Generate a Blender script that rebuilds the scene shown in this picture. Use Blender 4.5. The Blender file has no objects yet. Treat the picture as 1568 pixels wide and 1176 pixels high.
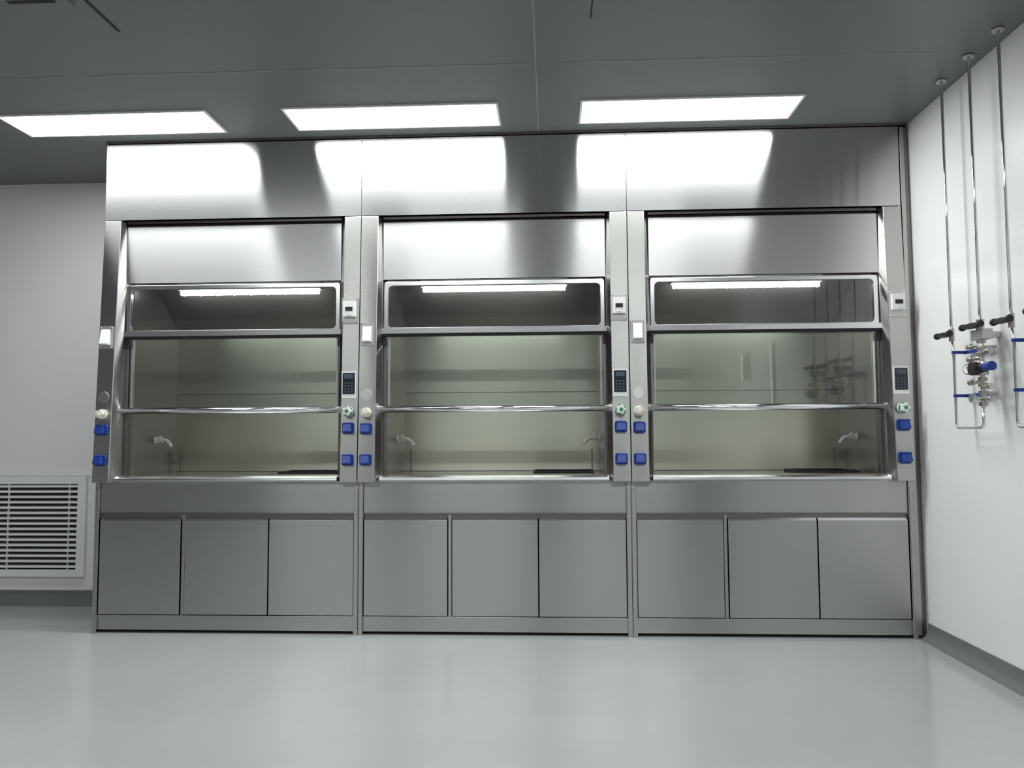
import bpy, bmesh, math, random
from mathutils import Vector, Matrix
random.seed(3)
S=bpy.context.scene
COL=S.collection
# ---------------------------------------------------------------- materials
def newmat(name):
    m=bpy.data.materials.new(name); m.use_nodes=True
    nt=m.node_tree; b=nt.nodes['Principled BSDF']; return m,nt,b
def plain(name,col,rough=.5,metal=0,spec=.5,coat=0,var=0,scale=3):
    m,nt,b=newmat(name)
    b.inputs['Base Color'].default_value=(*col,1); b.inputs['Roughness'].default_value=rough
    b.inputs['Metallic'].default_value=metal; b.inputs['Specular IOR Level'].default_value=spec
    b.inputs['Coat Weight'].default_value=coat; b.inputs['Coat Roughness'].default_value=.08
    tc=nt.nodes.new('ShaderNodeTexCoord'); n=nt.nodes.new('ShaderNodeTexNoise'); n.inputs['Scale'].default_value=scale
    n.inputs['Detail'].default_value=4
    nt.links.new(tc.outputs['Object'],n.inputs['Vector'])
    r=nt.nodes.new('ShaderNodeMapRange'); v=var or .03
    r.inputs['To Min'].default_value=1-v; r.inputs['To Max'].default_value=1+v
    nt.links.new(n.outputs['Fac'],r.inputs['Value'])
    mx=nt.nodes.new('ShaderNodeVectorMath'); mx.operation='SCALE'; mx.inputs[0].default_value=col
    nt.links.new(r.outputs['Result'],mx.inputs['Scale']); nt.links.new(mx.outputs[0],b.inputs['Base Color'])
    return m
def steel(name,col=(.55,.55,.54),rough=.3,aniso=.85,noise=.025):
    # brushed stainless: horizontal grain modelled as anisotropic lobe stretched vertically
    m,nt,b=newmat(name)
    b.inputs['Metallic'].default_value=1
    b.inputs['Anisotropic'].default_value=aniso; b.inputs['Roughness'].default_value=rough
    tg=nt.nodes.new('ShaderNodeCombineXYZ')
    tg.inputs[2].default_value=1
    nt.links.new(tg.outputs[0],b.inputs['Tangent'])
    tc=nt.nodes.new('ShaderNodeTexCoord'); mp=nt.nodes.new('ShaderNodeMapping')
    mp.inputs['Scale'].default_value=(1.5,1.5,260)
    nt.links.new(tc.outputs['Object'],mp.inputs['Vector'])
    n=nt.nodes.new('ShaderNodeTexNoise'); n.inputs['Scale'].default_value=1; n.inputs['Detail'].default_value=4
    nt.links.new(mp.outputs[0],n.inputs['Vector'])
    rc=nt.nodes.new('ShaderNodeMapRange'); rc.inputs['To Min'].default_value=1-noise; rc.inputs['To Max'].default_value=1+noise
    nt.links.new(n.outputs['Fac'],rc.inputs['Value'])
    mx=nt.nodes.new('ShaderNodeVectorMath'); mx.operation='SCALE'; mx.inputs[0].default_value=col
    nt.links.new(rc.outputs[0],mx.inputs['Scale']); nt.links.new(mx.outputs[0],b.inputs['Base Color'])
    return m
def emis(name,col,s):
    m,nt,b=newmat(name)
    b.inputs['Base Color'].default_value=(.8,.8,.8,1)
    b.inputs['Emission Color'].default_value=(*col,1); b.inputs['Emission Strength'].default_value=s
    return m
def glassmat(name,tint=(.84,.855,.85),ior=1.6):
    m=bpy.data.materials.new(name); m.use_nodes=True; nt=m.node_tree; nt.nodes.clear()
    o=nt.nodes.new('ShaderNodeOutputMaterial'); t=nt.nodes.new('ShaderNodeBsdfTransparent'); g=nt.nodes.new('ShaderNodeBsdfGlossy')
    t.inputs[0].default_value=(*tint,1); g.inputs['Color'].default_value=(1,1,1,1); g.inputs['Roughness'].default_value=.015
    f=nt.nodes.new('ShaderNodeFresnel'); f.inputs['IOR'].default_value=ior
    mx=nt.nodes.new('ShaderNodeMixShader')
    nt.links.new(f.outputs[0],mx.inputs[0]); nt.links.new(t.outputs[0],mx.inputs[1]); nt.links.new(g.outputs[0],mx.inputs[2])
    nt.links.new(mx.outputs[0],o.inputs[0]); return m
M={}
M['steel']=steel('steel_brushed_fascia',(.57,.57,.575),.18,1.0)
M['steel_head']=steel('steel_brushed_header',(.62,.62,.61),.29,1.0)
M['steel_col']=steel('steel_brushed_column',(.47,.47,.455),.23,1.0)
M['steel_base']=steel('steel_brushed_cabinet',(.46,.465,.445),.25,1.0)
M['steel_dark']=steel('steel_trim_dark',(.22,.22,.21),.35,.5)
M['alu']=plain('satin_aluminium',(.78,.79,.79),.22,1)
M['chrome']=plain('polished_steel_tube',(.82,.82,.82),.13,1)
M['black']=plain('black_rubber',(.012,.012,.012),.5)
M['gap']=plain('gap_shade_and_line_black',(.02,.02,.02),.8)  # shade inside gaps and slots painted as flat black; also thin ceiling lines
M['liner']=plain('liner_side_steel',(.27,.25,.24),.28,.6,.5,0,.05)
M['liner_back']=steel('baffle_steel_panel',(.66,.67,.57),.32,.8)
M['worktop']=plain('worktop_grey_steel',(.46,.46,.45),.22,.6,.5,0,.05)
M['white']=plain('white_plastic',(.86,.86,.84),.35)
M['cream']=plain('cream_plastic',(.75,.70,.58),.35)
M['green']=plain('green_plastic',(.03,.28,.13),.35)
M['blue']=plain('blue_plastic',(.010,.045,.27),.35)
M['screen']=plain('lcd_dark',(.015,.018,.028),.2)
M['key']=plain('keypad_blue_grey',(.07,.085,.14),.4)
M['sock']=plain('socket_grey_metal',(.50,.50,.49),.35,.8)
M['glass']=glassmat('sash_glass')
M['tube']=emis('fluorescent_tube',(.93,1,.98),20)
M['lamp']=emis('led_panel_diffuser',(.97,1,.99),28)
M['wall']=plain('cleanroom_wall_panel_white',(.79,.79,.78),.30,0,.4,0,.015,1)
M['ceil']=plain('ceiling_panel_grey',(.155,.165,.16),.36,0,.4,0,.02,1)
M['seam']=plain('ceiling_seam_sealant',(.30,.32,.31),.6)
M['cove']=plain('cove_base_grey',(.15,.16,.165),.4)
M['frame']=plain('white_powder_coat',(.78,.79,.79),.4)
M['brass']=plain('valve_nickel',(.62,.60,.56),.25,1)
# floor
m,nt,b=newmat('epoxy_floor_grey')
tc=nt.nodes.new('ShaderNodeTexCoord'); n=nt.nodes.new('ShaderNodeTexNoise'); n.inputs['Scale'].default_value=.9; n.inputs['Detail'].default_value=6
nt.links.new(tc.outputs['Object'],n.inputs['Vector'])
cr=nt.nodes.new('ShaderNodeValToRGB'); cr.color_ramp.elements[0].color=(.37,.39,.395,1); cr.color_ramp.elements[1].color=(.42,.44,.445,1)
cr.color_ramp.elements[0].position=.3; cr.color_ramp.elements[1].position=.7
nt.links.new(n.outputs['Fac'],cr.inputs[0]); nt.links.new(cr.outputs[0],b.inputs['Base Color'])
r=nt.nodes.new('ShaderNodeMapRange'); r.inputs['To Min'].default_value=.12; r.inputs['To Max'].default_value=.22
nt.links.new(n.outputs['Fac'],r.inputs['Value']); nt.links.new(r.outputs[0],b.inputs['Roughness'])
n3=nt.nodes.new('ShaderNodeTexNoise'); n3.inputs['Scale'].default_value=1.6; nt.links.new(tc.outputs['Object'],n3.inputs['Vector'])
bp=nt.nodes.new('ShaderNodeBump'); bp.inputs['Strength'].default_value=.05; bp.inputs['Distance'].default_value=.03
nt.links.new(n3.outputs['Fac'],bp.inputs['Height']); nt.links.new(bp.outputs[0],b.inputs['Normal'])
b.inputs['Specular IOR Level'].default_value=.8
M['floor']=m
# ---------------------------------------------------------------- mesh builder
class MB:
    def __init__(s): s.bm=bmesh.new(); s.mats=[]
    def mi(s,k):
        if k not in s.mats: s.mats.append(k)
        return s.mats.index(k)
    def box(s,x0,x1,y0,y1,z0,z1,k):
        i=s.mi(k); v=[s.bm.verts.new((x,y,z)) for z in (z0,z1) for y in (y0,y1) for x in (x0,x1)]
        for f in ((0,2,3,1),(4,5,7,6),(0,1,5,4),(2,6,7,3),(0,4,6,2),(1,3,7,5)):
            s.bm.faces.new([v[j] for j in f]).material_index=i
    def loft(s,A,B_,k,cap=True):
        i=s.mi(k); a=[s.bm.verts.new(p) for p in A]; b=[s.bm.verts.new(p) for p in B_]; n=len(a)
        for j in range(n): s.bm.faces.new((a[j],a[(j+1)%n],b[(j+1)%n],b[j])).material_index=i
        if cap:
            s.bm.faces.new(a[::-1]).material_index=i; s.bm.faces.new(b).material_index=i
    def ring(s,outer,inner,y0,y1,k):
        i=s.mi(k); n=len(outer)
        V=[[s.bm.verts.new((p[0],y,p[1])) for p in L] for L in (outer,inner) for y in (y0,y1)]
        o0,o1,i0,i1=V
        for j in range(n):
            q=(j+1)%n
            for f in ((o0[j],o0[q],i0[q],i0[j]),(o1[q],o1[j],i1[j],i1[q]),(o0[q],o0[j],o1[j],o1[q]),(i0[j],i0[q],i1[q],i1[j])):
                s.bm.faces.new(f).material_index=i
    def cyl(s,p0,p1,r0,k,r1=None,n=20,smooth=True):
        r1=r0 if r1 is None else r1; i=s.mi(k); p0=Vector(p0); p1=Vector(p1); d=(p1-p0).normalized()
        u=d.orthogonal().normalized(); w=d.cross(u)
        A=[s.bm.verts.new(p0+(u*math.cos(t)+w*math.sin(t))*r0) for t in [2*math.pi*j/n for j in range(n)]]
        B_=[s.bm.verts.new(p1+(u*math.cos(t)+w*math.sin(t))*r1) for t in [2*math.pi*j/n for j in range(n)]]
        for j in range(n):
            f=s.bm.faces.new((A[j],A[(j+1)%n],B_[(j+1)%n],B_[j])); f.material_index=i; f.smooth=smooth
        s.bm.faces.new(A[::-1]).material_index=i; s.bm.faces.new(B_).material_index=i
    def tube(s,pts,r,k,n=12,fillet=0):
        P=[Vector(p) for p in pts]
        if fillet:
            Q=[P[0]]
            for a,b,c in zip(P,P[1:],P[2:]):
                d1=(a-b).normalized(); d2=(c-b).normalized()
                for t in [0,.2,.4,.6,.8,1]:
                    Q.append((b+d1*fillet)*(1-t)**2+b*2*t*(1-t)+(b+d2*fillet)*t*t)
            Q.append(P[-1]); P=Q
        i=s.mi(k); rings=[]; u=None
        for j,p in enumerate(P):
            d=(P[min(j+1,len(P)-1)]-P[max(j-1,0)]).normalized()
            u=d.orthogonal().normalized() if u is None else (u-d*u.dot(d)).normalized()
            w=d.cross(u); rings.append([s.bm.verts.new(p+(u*math.cos(t)+w*math.sin(t))*r) for t in [2*math.pi*q/n for q in range(n)]])
        for a,b in zip(rings,rings[1:]):
            for j in range(n):
                f=s.bm.faces.new((a[j],a[(j+1)%n],b[(j+1)%n],b[j])); f.material_index=i; f.smooth=True
        s.bm.faces.new(rings[0][::-1]).material_index=i; s.bm.faces.new(rings[-1]).material_index=i
    def sphere(s,c,r,k,sc=(1,1,1)):
        i=s.mi(k); g=bmesh.ops.create_uvsphere(s.bm,u_segments=16,v_segments=10,radius=r,matrix=Matrix.Translation(c)@Matrix.Diagonal((*sc,1)))
        for v in g['verts']:
            for f in v.link_faces: f.material_index=i; f.smooth=True
    def mesh(s,name):
        bmesh.ops.recalc_face_normals(s.bm,faces=s.bm.faces)
        me=bpy.data.meshes.new(name); s.bm.to_mesh(me); s.bm.free()
        for k in s.mats: me.materials.append(M[k])
        return me
def obj(name,me,parent=None,bevel=0,seg=2,loc=(0,0,0)):
    o=bpy.data.objects.new(name,me); COL.objects.link(o); o.location=loc
    if parent: o.parent=parent
    if bevel:
        b=o.modifiers.new('bevel','BEVEL'); b.width=bevel; b.segments=seg; b.limit_method='ANGLE'; b.angle_limit=math.radians(40)
    return o
def empty(name,loc=(0,0,0)):
    o=bpy.data.objects.new(name,None); COL.objects.link(o); o.location=loc; o.empty_display_size=.2; return o
def rrect(x0,x1,z0,z1,r,n=6):
    P=[]
    for cx,cz,a0 in ((x1-r,z1-r,0),(x0+r,z1-r,90),(x0+r,z0+r,180),(x1-r,z0+r,270)):
        for j in range(n+1):
            a=math.radians(a0+90*j/n); P.append((cx+r*math.cos(a),cz+r*math.sin(a)))
    return P
# ---------------------------------------------------------------- room
HC=2.80; XR=4.556; XL=-3.4; YB=.70; YF=-6.8; WT=.02
def single(name,fn,bevel=0):
    b=MB(); fn(b); return obj(name,b.mesh(name),None,bevel)
single('floor',lambda b:b.box(XL-.1,XR+WT,YF-.1,YB+.1,-.1,0,'floor'))
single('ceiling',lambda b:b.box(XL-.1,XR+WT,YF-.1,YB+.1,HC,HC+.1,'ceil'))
single('wall_back',lambda b:b.box(XL-.1,XR+WT,YB,YB+.1,0,HC,'wall'))
single('wall_left',lambda b:b.box(XL-.1,XL,YF,YB,0,HC,'wall'))
single('wall_front',lambda b:b.box(XL-.1,XR+WT,YF-.1,YF,0,HC,'wall'))
WY0,WY1,WZ0,WZ1=-3.84,-2.49,1.32,1.95
def wr(b):
    b.box(XR,XR+WT,YF,WY0,0,HC,'wall'); b.box(XR,XR+WT,WY1,YB,0,HC,'wall')
    b.box(XR,XR+WT,WY0,WY1,0,WZ0,'wall'); b.box(XR,XR+WT,WY0,WY1,WZ1,HC,'wall')
single('wall_right',wr)
def win(b):
    x0,x1=XR+.002,XR+WT
    for y in (WY0,WY0+.46,WY1-.27,WY1-.04): b.box(x0,x1,y,y+.04,WZ0,WZ1,'frame')
    b.box(x0,x1,WY0,WY1,WZ0,WZ0+.04,'frame'); b.box(x0,x1,WY0,WY1,WZ1-.04,WZ1,'frame')
    b.box(x0,x1,WY0,WY0+.48,1.59,1.63,'frame'); b.box(XR+.006,XR+.009,WY0,WY0+.48,WZ0,1.61,'frame')
    b.box(XR+.010,XR+.013,WY0,WY1,WZ0,WZ1,'glass')
    b.box(XR+.006,XR+.009,WY0+.48,WY1-.25,WZ0,WZ1,'frame')
single('window_1',win)
def seams(b):
    b.box(2.508,2.513,YF+.1,-.012,HC-.0015,HC,'seam')
    b.box(XL+.05,XR-.05,-.829,-.825,HC-.0015,HC,'seam')
    b.box(XL+.05,XR-.05,-2.0,-1.996,HC-.0015,HC,'seam')
    b.box(2.742,2.748,-1.9,-1.21,HC-.0015,HC,'gap'); b.box(.752,.765,-1.95,-1.22,HC-.002,HC,'gap')
single('trim_ceiling_seams',seams)
def cove_prof(h=.085,d=.05):
    P=[(0,0),(0,h),(.006,h)]
    for j in range(1,7):
        a=math.radians(90*j/7); P.append((.006+(d-.006)*(1-math.cos(a)),.004+(h-.012)*(1-math.sin(a))))
    P.append((d,.001)); P.append((d,0)); return P
def bb_right(b):
    pr=cove_prof(); b.loft([(XR-p[0],YF+.02,p[1]) for p in pr],[(XR-p[0],-.02,p[1]) for p in pr],'cove')
def bb_back(b):
    pr=cove_prof(.095); b.loft([(XL+.02,YB-p[0],p[1]) for p in pr],[(-.004,YB-p[0],p[1]) for p in pr],'cove')
single('baseboard_right',bb_right); single('baseboard_back',bb_back)
# ceiling light panels: powder-coated rim round a luminous diffuser
w,d=1.135,.295
for Y in (-.274,-3.3):
    for X in (.201,1.74,3.30):
        b=MB(); x0,x1,y0,y1=X-w/2,X+w/2,Y-d/2,Y+d/2; t=.012
        for a in ((x0,x1,y0,y0+t),(x0,x1,y1-t,y1),(x0,x0+t,y0+t,y1-t),(x1-t,x1,y0+t,y1-t)): b.box(*a,HC-.009,HC-.0005,'frame')
        bmesh.ops.recalc_face_normals(b.bm,faces=b.bm.faces)
        i=b.mi('lamp'); f=b.bm.faces.new([b.bm.verts.new(p) for p in ((x0+t,y0+t,HC-.006),(x0+t,y1-t,HC-.006),(x1-t,y1-t,HC-.006),(x1-t,y0+t,HC-.006))]); f.material_index=i
        me=bpy.data.meshes.new('ceiling_light_panel'); b.bm.to_mesh(me); b.bm.free()
        for k in b.mats: me.materials.append(M[k])
        obj('ceiling_light_panel',me)
def dif(b):
    b.box(0,.62,-.62,0,-.012,0,'ceil')
    for j in range(12):
        b.box(.38 if j<2 else .05,.57,-.06-.045*j,-.04-.045*j,-.014,-.011,'gap')
e=MB(); dif(e); obj('ceiling_air_diffuser',e.mesh('d'),None,0,loc=(.08,-1.43,HC))
# return-air grille
b=MB(); gx0,gx1,gz0,gz1=-1.40,-.475,.185,.835; Y=YB-.003
b.ring([(gx0,gz0),(gx1,gz0),(gx1,gz1),(gx0,gz1)],[(gx0+.05,gz0+.045),(gx1-.055,gz0+.045),(gx1-.055,gz1-.05),(gx0+.05,gz1-.05)],Y-.022,Y,'frame')
b.box(gx0+.05,gx1-.055,Y-.004,Y-.001,gz0+.045,gz1-.05,'gap')
z0,z1=gz0+.045,gz1-.05; N=16
for j in range(N):
    z=z0+(j+.35)*(z1-z0)/N
    b.loft([(gx0+.05,Y-.021,z),(gx0+.05,Y-.019,z+.010),(gx0+.05,Y-.005,z+.016),(gx0+.05,Y-.006,z+.012)],[(gx1-.055,Y-.021,z),(gx1-.055,Y-.019,z+.010),(gx1-.055,Y-.005,z+.016),(gx1-.055,Y-.006,z+.012)],'frame')
for x in (gx1-.115,gx0+.4): b.box(x,x+.004,Y-.021,Y-.005,z0,z1,'frame')
obj('return_air_grille',b.mesh('g'),None)
def tw(b):
    b.box(-.425,-.419,YB-.004,YB,.1,.84,'frame'); b.box(-1.5,-.419,YB-.004,YB,.838,.844,'frame')
single('trim_wall_panel',tw)
# ---------------------------------------------------------------- fume hood parts
ZT=2.335; ZB=.836
def yf(z): return -.06*(ZT-z)/(ZT-ZB)
def colpart():
    b=MB()
    for sgn in (0,1):
        fx=(lambda x:x) if not sgn else (lambda x:1.5-x)
        def sec(z):
            f=yf(z)
            return [(fx(x),y,z) for x,y in ((.002,.10),(.002,f),(.096,f),(.121,f+.045),(.121,.10))]
        b.loft(sec(ZB),sec(ZT),'steel_col')
    return b.mesh('columns')
def carcass():
    b=MB()
    b.box(.001,.014,.002,.695,.0,2.79,'steel'); b.box(1.486,1.499,.002,.695,.0,2.79,'steel')
    b.box(.014,1.486,.68,.695,.0,2.79,'steel')
    b.box(.001,.026,-.018,.05,0,ZB,'steel_base'); b.box(1.474,1.499,-.018,.05,0,ZB,'steel_base')
    b.box(.004,.022,-.022,-.018,.03,.80,'steel_base'); b.box(1.478,1.496,-.022,-.018,.03,.80,'steel_base')
    b.box(.026,1.474,.03,.04,.0,.66,'gap')
    b.box(.026,1.474,.006,.03,.632,.662,'steel_dark')
    b.box(.026,1.474,-.004,.02,.018,.099,'steel_base')
    b.box(.027,1.473,-.006,.03,.662,ZB+.004,'steel_base')
    b.box(.027,1.473,-.012,-.006,.657,.663,'steel_dark')
    b.box(.497,.515,-.002,.03,.10,.655,'steel_base')
    return b.mesh('carcass')
def fascia():
    b=MB(); b.box(.002,1.498,0,.02,ZT+.004,2.785,'steel')
    return b.mesh('fascia')
def header():
    b=MB()
    b.box(.121,1.379,.03,.06,ZT-.012,ZT+.003,'steel_dark')
    b.box(.122,1.378,.03,.05,1.975,ZT-.03,'steel_head')
    b.box(.121,1.379,.05,.06,ZT-.03,ZT,'gap')
    return b.mesh('header')
def doors():
    b=MB()
    for x0,x1 in ((.030,.492),(.520,.990),(.997,1.470)):
        y=-.010
        b.box(x0,x1,y,y+.02,.104,.622,'steel_base')
        b.loft([(x0,y,.622),(x0,y+.02,.622),(x0,y+.03,.638),(x0,y+.010,.638)],[(x1,y,.622),(x1,y+.02,.622),(x1,y+.03,.638),(x1,y+.010,.638)],'alu')
    return b.mesh('doors')
def sash_frame():
    b=MB()
    b.ring(rrect(.128,1.372,1.668,1.962,.012),rrect(.150,1.350,1.700,1.940,.028),.03,.06,'alu')
    b.box(.118,1.382,.015,.05,1.664,1.694,'alu')
    b.box(.118,1.382,.02,.06,1.650,1.664,'gap')
    for x0,x1 in ((.121,.136),(1.364,1.379)): b.box(x0,x1,.05,.10,.87,1.66,'steel_dark')
    for x0,x1 in ((.143,.155),(1.345,1.357)): b.box(x0,x1,.06,.085,1.25,1.65,'alu')
    b.box(.12,.14,.03,.06,1.60,1.645,'black'); b.box(1.36,1.38,.03,.06,1.60,1.645,'black')
    b.box(.136,1.364,.045,.085,1.222,1.248,'alu')
    return b.mesh('sash_frames')
def handle():
    b=MB(); b.cyl((.108,.0,1.236),(1.392,.0,1.236),.0175,'chrome',n=28)
    for x in (.108,1.392): b.sphere((x,.0,1.236),.018,'chrome')
    for x in (.2,.75,1.3): b.box(x-.01,x+.01,.01,.05,1.228,1.243,'alu')
    return b.mesh('handle_bar')
def glass():
    b=MB(); b.box(.148,1.352,.043,.047,1.698,1.942,'glass'); b.box(.152,1.348,.070,.075,1.246,1.655,'glass'); return b.mesh('glass_panes')
def sill():
    b=MB(); pr=[(.09,.845),(-.035,.838),(-.045,.845),(-.042,.858),(-.02,.868),(.09,.872)]
    b.loft([(.118,y,z) for y,z in pr],[(1.382,y,z) for y,z in pr],'alu'); return b.mesh('sill')
SX0,SX1,SY0,SY1=.975,1.30,.22,.46
def worktop():
    b=MB(); z0,z1=.835,.862; y0,y1=.09,.66
    b.box(.014,SX0,y0,y1,z0,z1,'worktop'); b.box(SX1,1.486,y0,y1,z0,z1,'worktop')
    b.box(SX0,SX1,y0,SY0,z0,z1,'worktop'); b.box(SX0,SX1,SY1,y1,z0,z1,'worktop')
    return b.mesh('worktop')
def sink():
    b=MB(); z1=.880; t=.012
    b.box(SX0-t,SX1+t,SY0-t,SY0+.002,.862,z1,'black'); b.box(SX0-t,SX1+t,SY1-.002,SY1+t,.862,z1,'black')
    b.box(SX0-t,SX0+.002,SY0,SY1,.862,z1,'black'); b.box(SX1-.002,SX1+t,SY0,SY1,.862,z1,'black')
    b.box(SX0,SX1,SY0,SY1,.68,.69,'black')
    for a in ((SX0,SX0+.004,SY0,SY1),(SX1-.004,SX1,SY0,SY1),(SX0,SX1,SY0,SY0+.004),(SX0,SX1,SY1-.004,SY1)): b.box(*a,.69,.866,'black')
    return b.mesh('sink')
def liner():
    b=MB()
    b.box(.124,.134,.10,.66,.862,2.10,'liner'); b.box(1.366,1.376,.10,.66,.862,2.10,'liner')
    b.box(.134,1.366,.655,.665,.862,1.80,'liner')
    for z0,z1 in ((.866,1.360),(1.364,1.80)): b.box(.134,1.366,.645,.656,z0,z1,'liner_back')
    for x in (.17,1.32): b.box(x,x+.008,.63,.645,.87,1.0,'liner')
    b.loft([(.134,.12,2.05),(.134,.30,2.05),(.134,.645,1.78),(.134,.665,1.80),(.134,.31,2.075),(.134,.12,2.075)],
           [(1.366,.12,2.05),(1.366,.30,2.05),(1.366,.645,1.78),(1.366,.665,1.80),(1.366,.31,2.075),(1.366,.12,2.075)],'liner')
    return b.mesh('liner')
def lampfix():
    b=MB(); b.box(.29,1.17,.30,.37,1.985,2.045,'white')
    b.cyl((.30,.335,1.970),(1.16,.335,1.970),.014,'tube',n=8)
    for j in range(9):
        x=.31+j*.105; b.box(x,x+.004,.318,.352,1.953,1.987,'white')
    return b.mesh('lamp_fixture')
def knob(b,x,z,k,kb):
    y=yf(z)
    b.cyl((x,y+.004,z),(x,y-.008,z),.027,'white'); b.cyl((x,y-.008,z),(x,y-.022,z),.016,k,.014)
    b.cyl((x,y-.022,z),(x,y-.046,z),.024,k,.020,n=10,smooth=False)
    for a in range(5):
        t=a*2*math.pi/5; b.cyl((x+.019*math.cos(t),y-.024,z+.019*math.sin(t)),(x+.017*math.cos(t),y-.044,z+.017*math.sin(t)),.009,k)
    b.cyl((x,y-.046,z),(x,y-.049,z),.010,kb)
def blues(b,x,z):
    y=yf(z)
    P=[(x+.033*cx,z+.031*cz) for cx,cz in ((-.75,-1),(.75,-1),(1,-.75),(1,.75),(.75,1),(-.75,1),(-1,.75),(-1,-.75))]
    b.loft([(p[0],y+.004,p[1]) for p in P],[(p[0],y-.010,p[1]) for p in P],'blue')
    b.cyl((x,y-.01,z),(x,y-.024,z),.026,'blue')
    b.loft([(x-.027,y-.022,z-.022),(x+.027,y-.022,z-.022),(x+.024,y-.022,z+.024),(x-.024,y-.022,z+.024)],
           [(x-.024,y-.044,z-.016),(x+.024,y-.044,z-.016),(x+.022,y-.034,z+.022),(x-.022,y-.034,z+.022)],'blue')
    b.cyl((x-.024,y-.026,z+.026),(x+.024,y-.026,z+.026),.005,'blue')
def fit_left():
    b=MB(); x=.047; z=1.655; y=yf(z)
    b.box(x-.038,x+.038,y-.010,y+.004,z-.064,z+.064,'sock')
    b.loft([(x-.026,y-.010,z-.045),(x+.026,y-.010,z-.045),(x+.026,y-.010,z+.045),(x-.026,y-.010,z+.045)],
           [(x-.023,y-.040,z-.040),(x+.023,y-.040,z-.040),(x+.023,y-.022,z+.040),(x-.023,y-.022,z+.040)],'white')
    for sx in (-.031,.031):
        for sz in (-.056,.056): b.cyl((x+sx,y-.010,z+sz),(x+sx,y-.013,z+sz),.004,'chrome',n=10)
    zz=1.315; b.cyl((x,yf(zz)+.003,zz),(x,yf(zz)-.0025,zz),.031,'steel_head',n=28)
    knob(b,x,1.218,'cream','white'); blues(b,x,1.128); blues(b,x,.958)
    return b.mesh('fittings_left')
def fit_right():
    b=MB(); x=1.447; z=1.79; y=yf(z)
    b.box(x-.045,x+.045,y-.010,y+.004,z-.072,z+.072,'sock')
    b.box(x-.034,x+.034,y-.034,y-.010,z-.036,z+.050,'white')
    b.box(x-.020,x+.020,y-.038,y-.034,z-.004,z+.018,'black'); b.box(x-.014,x+.014,y-.040,y-.034,z-.028,z-.016,'frame')
    for sx in (-.038,.038):
        for sz in (-.064,.064): b.cyl((x+sx,y-.010,z+sz),(x+sx,y-.013,z+sz),.004,'chrome',n=10)
    z=1.373; y=yf(z)
    b.box(x-.040,x+.040,y-.008,y+.004,z-.074,z+.074,'white'); b.box(x-.034,x+.034,y-.0095,y-.008,z-.052,z+.066,'screen')
    for i in range(3):
        for j in range(4): b.box(x-.023+i*.018,x-.013+i*.018,y-.0100,y-.009,z-.044+j*.016,z-.036+j*.016,'key')
    b.box(x-.024,x+.024,y-.0100,y-.009,z+.034,z+.058,'key')
    knob(b,x,1.225,'white','green'); b.cyl((x,yf(1.225)-.020,1.225),(x,yf(1.225)-.030,1.225),.0285,'green',n=24)
    blues(b,x,1.132); blues(b,x,.958)
    return b.mesh('fittings_right')
def tap(sgn):
    b=MB(); z=1.068; y=.38; x0=.134 if sgn>0 else 1.366
    X=lambda d:x0+sgn*d
    b.cyl((X(0),y,z),(X(.010),y,z),.022,'white'); b.cyl((X(.01),y,z),(X(.05),y,z),.013,'white')
    b.tube([(X(.045),y,z+.003),(X(.072),y,z),(X(.088),y,z-.014),(X(.108),y-.01,z-.034)],.0095,'white',fillet=.006)
    b.cyl((X(.040),y-.002,z+.004),(X(.040),y-.03,z+.006),.014,'cream',.011)
    b.cyl((X(.03),y,z+.0),(X(.03),y,z+.026),.009,'white')
    return b.mesh('gas_tap')
ME=dict(columns=(colpart,.002),carcass=(carcass,.0015),fascia_panel=(fascia,0),header_panel=(header,0),doors=(doors,.0015),
 sash_frames=(sash_frame,.002),handle_bar=(handle,0),glass_panes=(glass,0),sill=(sill,.002),worktop=(worktop,0),sink_basin=(sink,.001),
 interior_liner=(liner,0),interior_lamp=(lampfix,0),fittings_left=(fit_left,.0015),fittings_right=(fit_right,.0015))
for i in range(3):
    e=empty('fume_hood',(1.5*i,0,0))
    for k,(fn,bv) in ME.items(): obj(k,fn(),e,bv)
    if i<2: obj('tap_left',tap(1),e)
    if i>0: obj('tap_right',tap(-1),e)
def fill(b):
    b.box(4.501,XR-.001,.01,.03,0,HC-.02,'steel_dark'); b.box(4.503,4.525,-.006,.01,0.02,HC-.02,'steel_base')
single('trim_filler_strip',fill,.001)
def tcl(b):
    b.box(0.0,XR-.02,-.012,.01,HC-.012,HC-.0005,'steel_dark')
single('trim_ceiling_angle',tcl,.001)
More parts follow.
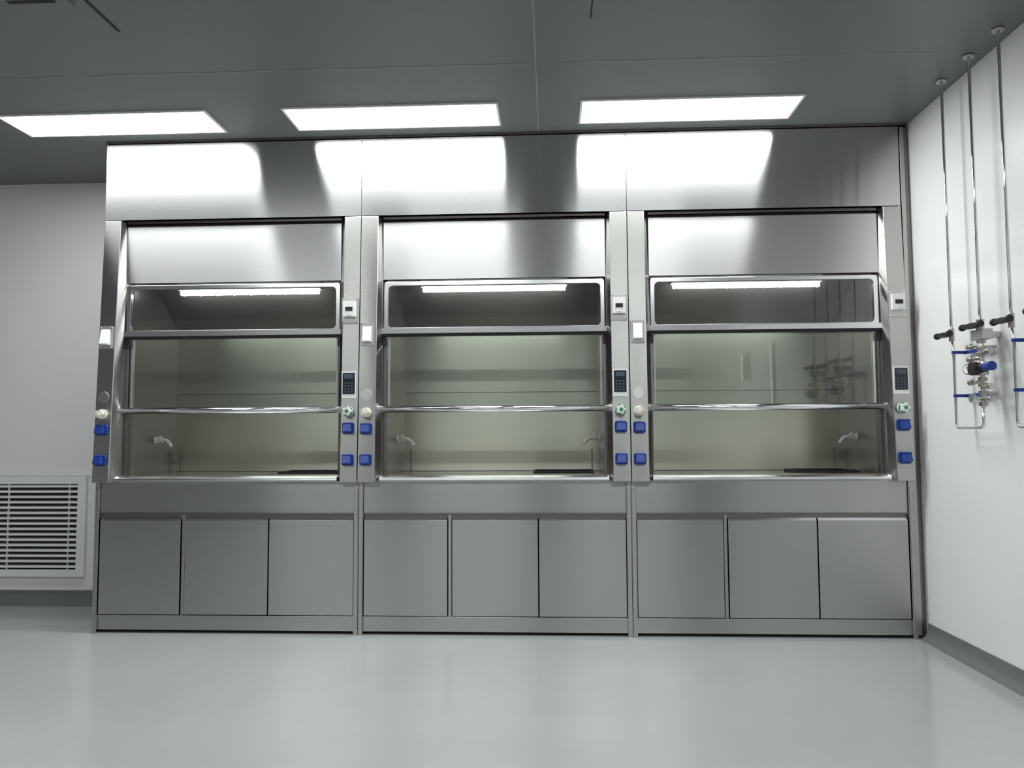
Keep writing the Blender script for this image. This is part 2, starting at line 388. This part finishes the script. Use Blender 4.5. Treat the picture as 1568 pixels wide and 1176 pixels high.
# ---------------------------------------------------------------- gas pipes
def manifold(name,y1,y2):
    e=empty(name,(XR,0,0)); X=-.08
    b=MB()
    for y in (y1,y2):
        b.tube([(X,y,HC-.001),(X,y,1.56)],.0068,'chrome'); b.cyl((X,y,HC-.012),(X,y,HC),.024,'sock',.026)
    b.tube([(X,y1,1.56),(X,y1-.012,1.45),(X,y1-.012,1.112),(X,y2+.005,1.112),(X,y2+.005,1.22)],.0068,'chrome',fillet=.025)
    obj('pipes',b.mesh('pipes'),e)
    b=MB()
    def tvalve(y,z,r=1):
        b.cyl((X,y,z-.030),(X,y,z+.030),.014*r,'brass',n=6,smooth=False)
        b.cyl((X,y,z),(X-.035,y,z),.010*r,'brass')
        h=.058*r
        b.loft([(X-.030,y-h,z-.008),(X-.030,y-.014,z-.012),(X-.030,y+.014,z-.012),(X-.030,y+h,z-.008),(X-.030,y+h,z+.010),(X-.030,y+.012,z+.014),(X-.030,y-.012,z+.014),(X-.030,y-h,z+.010)],
               [(X-.052,y-h*.95,z-.006),(X-.052,y-.014,z-.009),(X-.052,y+.014,z-.009),(X-.052,y+h*.95,z-.006),(X-.052,y+h*.95,z+.008),(X-.052,y+.012,z+.011),(X-.052,y-.012,z+.011),(X-.052,y-h*.95,z+.008)],'black')
        for q in (-h,h): b.cyl((X-.041,y+q-.008,z+.001),(X-.041,y+q+.008,z+.001),.015,'black')
    tvalve(y1,1.552,.95); tvalve(y2,1.562,1.25)
    b.box(-.10,-.055,y2-.05,y2+.045,1.50,1.545,'sock'); b.box(-.055,0,y2-.02,y2+.02,1.51,1.535,'sock')
    b.cyl((X,y2,1.56),(X,y2,1.20),.0105,'brass')
    for z in (1.495,1.46,1.435,1.325,1.30,1.265,1.215): b.cyl((X,y2,z-.009),(X,y2,z+.009),.020,'brass',n=6,smooth=False)
    for z,s_ in ((1.475,1),(1.443,-1),(1.42,1),(1.315,1),(1.29,-1),(1.235,-1)):
        b.cyl((X,y2,z),(X-.01,y2+.065*s_,z),.0085,'brass'); b.cyl((X-.01,y2+.062*s_,z),(X-.01,y2+.088*s_,z),.014,'brass')
    b.cyl((X+.01,y2,1.372),(X-.050,y2,1.372),.030,'black'); b.cyl((X,y2,1.343),(X,y2,1.402),.025,'brass')
    b.cyl((X-.02,y2-.025,1.375),(X-.02,y2-.060,1.375),.017,'black'); b.cyl((X-.02,y2-.060,1.375),(X-.02,y2-.115,1.375),.018,'blue',.021,n=12,smooth=False)
    b.cyl((X-.01,y2,1.372),(X-.015,y2+.06,1.372),.007,'brass')
    b.cyl((X-.005,y2+.078,1.375),(X-.030,y2+.070,1.375),.024,'black'); b.cyl((X-.030,y2+.070,1.375),(X-.032,y2+.0695,1.375),.020,'white')
    b.box(X-.034,X-.032,y2+.068,y2+.071,1.375,1.391,'black')
    b.cyl((X,y2,1.24),(X-.045,y2,1.24),.009,'brass'); b.cyl((X-.04,y2,1.24),(X-.055,y2,1.24),.020,'brass')
    for z in (1.468,1.263):
        b.box(-.030,-.018,y2+.02,y1,z-.008,z+.008,'blue'); b.box(-.018,0,y2+.05,y2+.07,z-.006,z+.006,'sock'); b.box(-.018,0,y1-.05,y1-.03,z-.006,z+.006,'sock')
        b.box(X-.008,-.018,y1-.022,y1-.004,z-.007,z+.007,'blue'); b.box(X-.008,-.018,y2-.008,y2+.022,z-.007,z+.007,'sock')
    obj('valves_and_regulator',b.mesh('valves'),e,.0008)
manifold('gas_supply_manifold',-.535,-.785)
manifold('gas_supply_manifold',-1.02,-1.27)
# ---------------------------------------------------------------- world
w=bpy.data.worlds.new('world'); S.world=w; w.use_nodes=True
w.node_tree.nodes['Background'].inputs[0].default_value=(1,.97,.84,1); w.node_tree.nodes['Background'].inputs[1].default_value=30.0
try: w.cycles.sampling_method='NONE'
except Exception: pass
# ---------------------------------------------------------------- camera
y_,p_,r_=-.0495,.0651,-.0052
F=Vector((math.sin(y_)*math.cos(p_),math.cos(y_)*math.cos(p_),math.sin(p_))); R0=Vector((math.cos(y_),-math.sin(y_),0)); U0=R0.cross(F)
R=R0*math.cos(r_)+U0*math.sin(r_); U=-R0*math.sin(r_)+U0*math.cos(r_)
cam=bpy.data.cameras.new('camera'); co=bpy.data.objects.new('camera',cam); COL.objects.link(co)
mt=Matrix.Identity(4)
for i in range(3): mt[i][0]=R[i]; mt[i][1]=U[i]; mt[i][2]=-F[i]
mt[0][3],mt[1][3],mt[2][3]=2.568,-4.341,1.089
co.matrix_world=mt; cam.sensor_width=36; cam.lens=1200.2*36/1568; cam.clip_start=.05
S.camera=co
S.view_settings.view_transform='Standard'; S.view_settings.exposure=.08
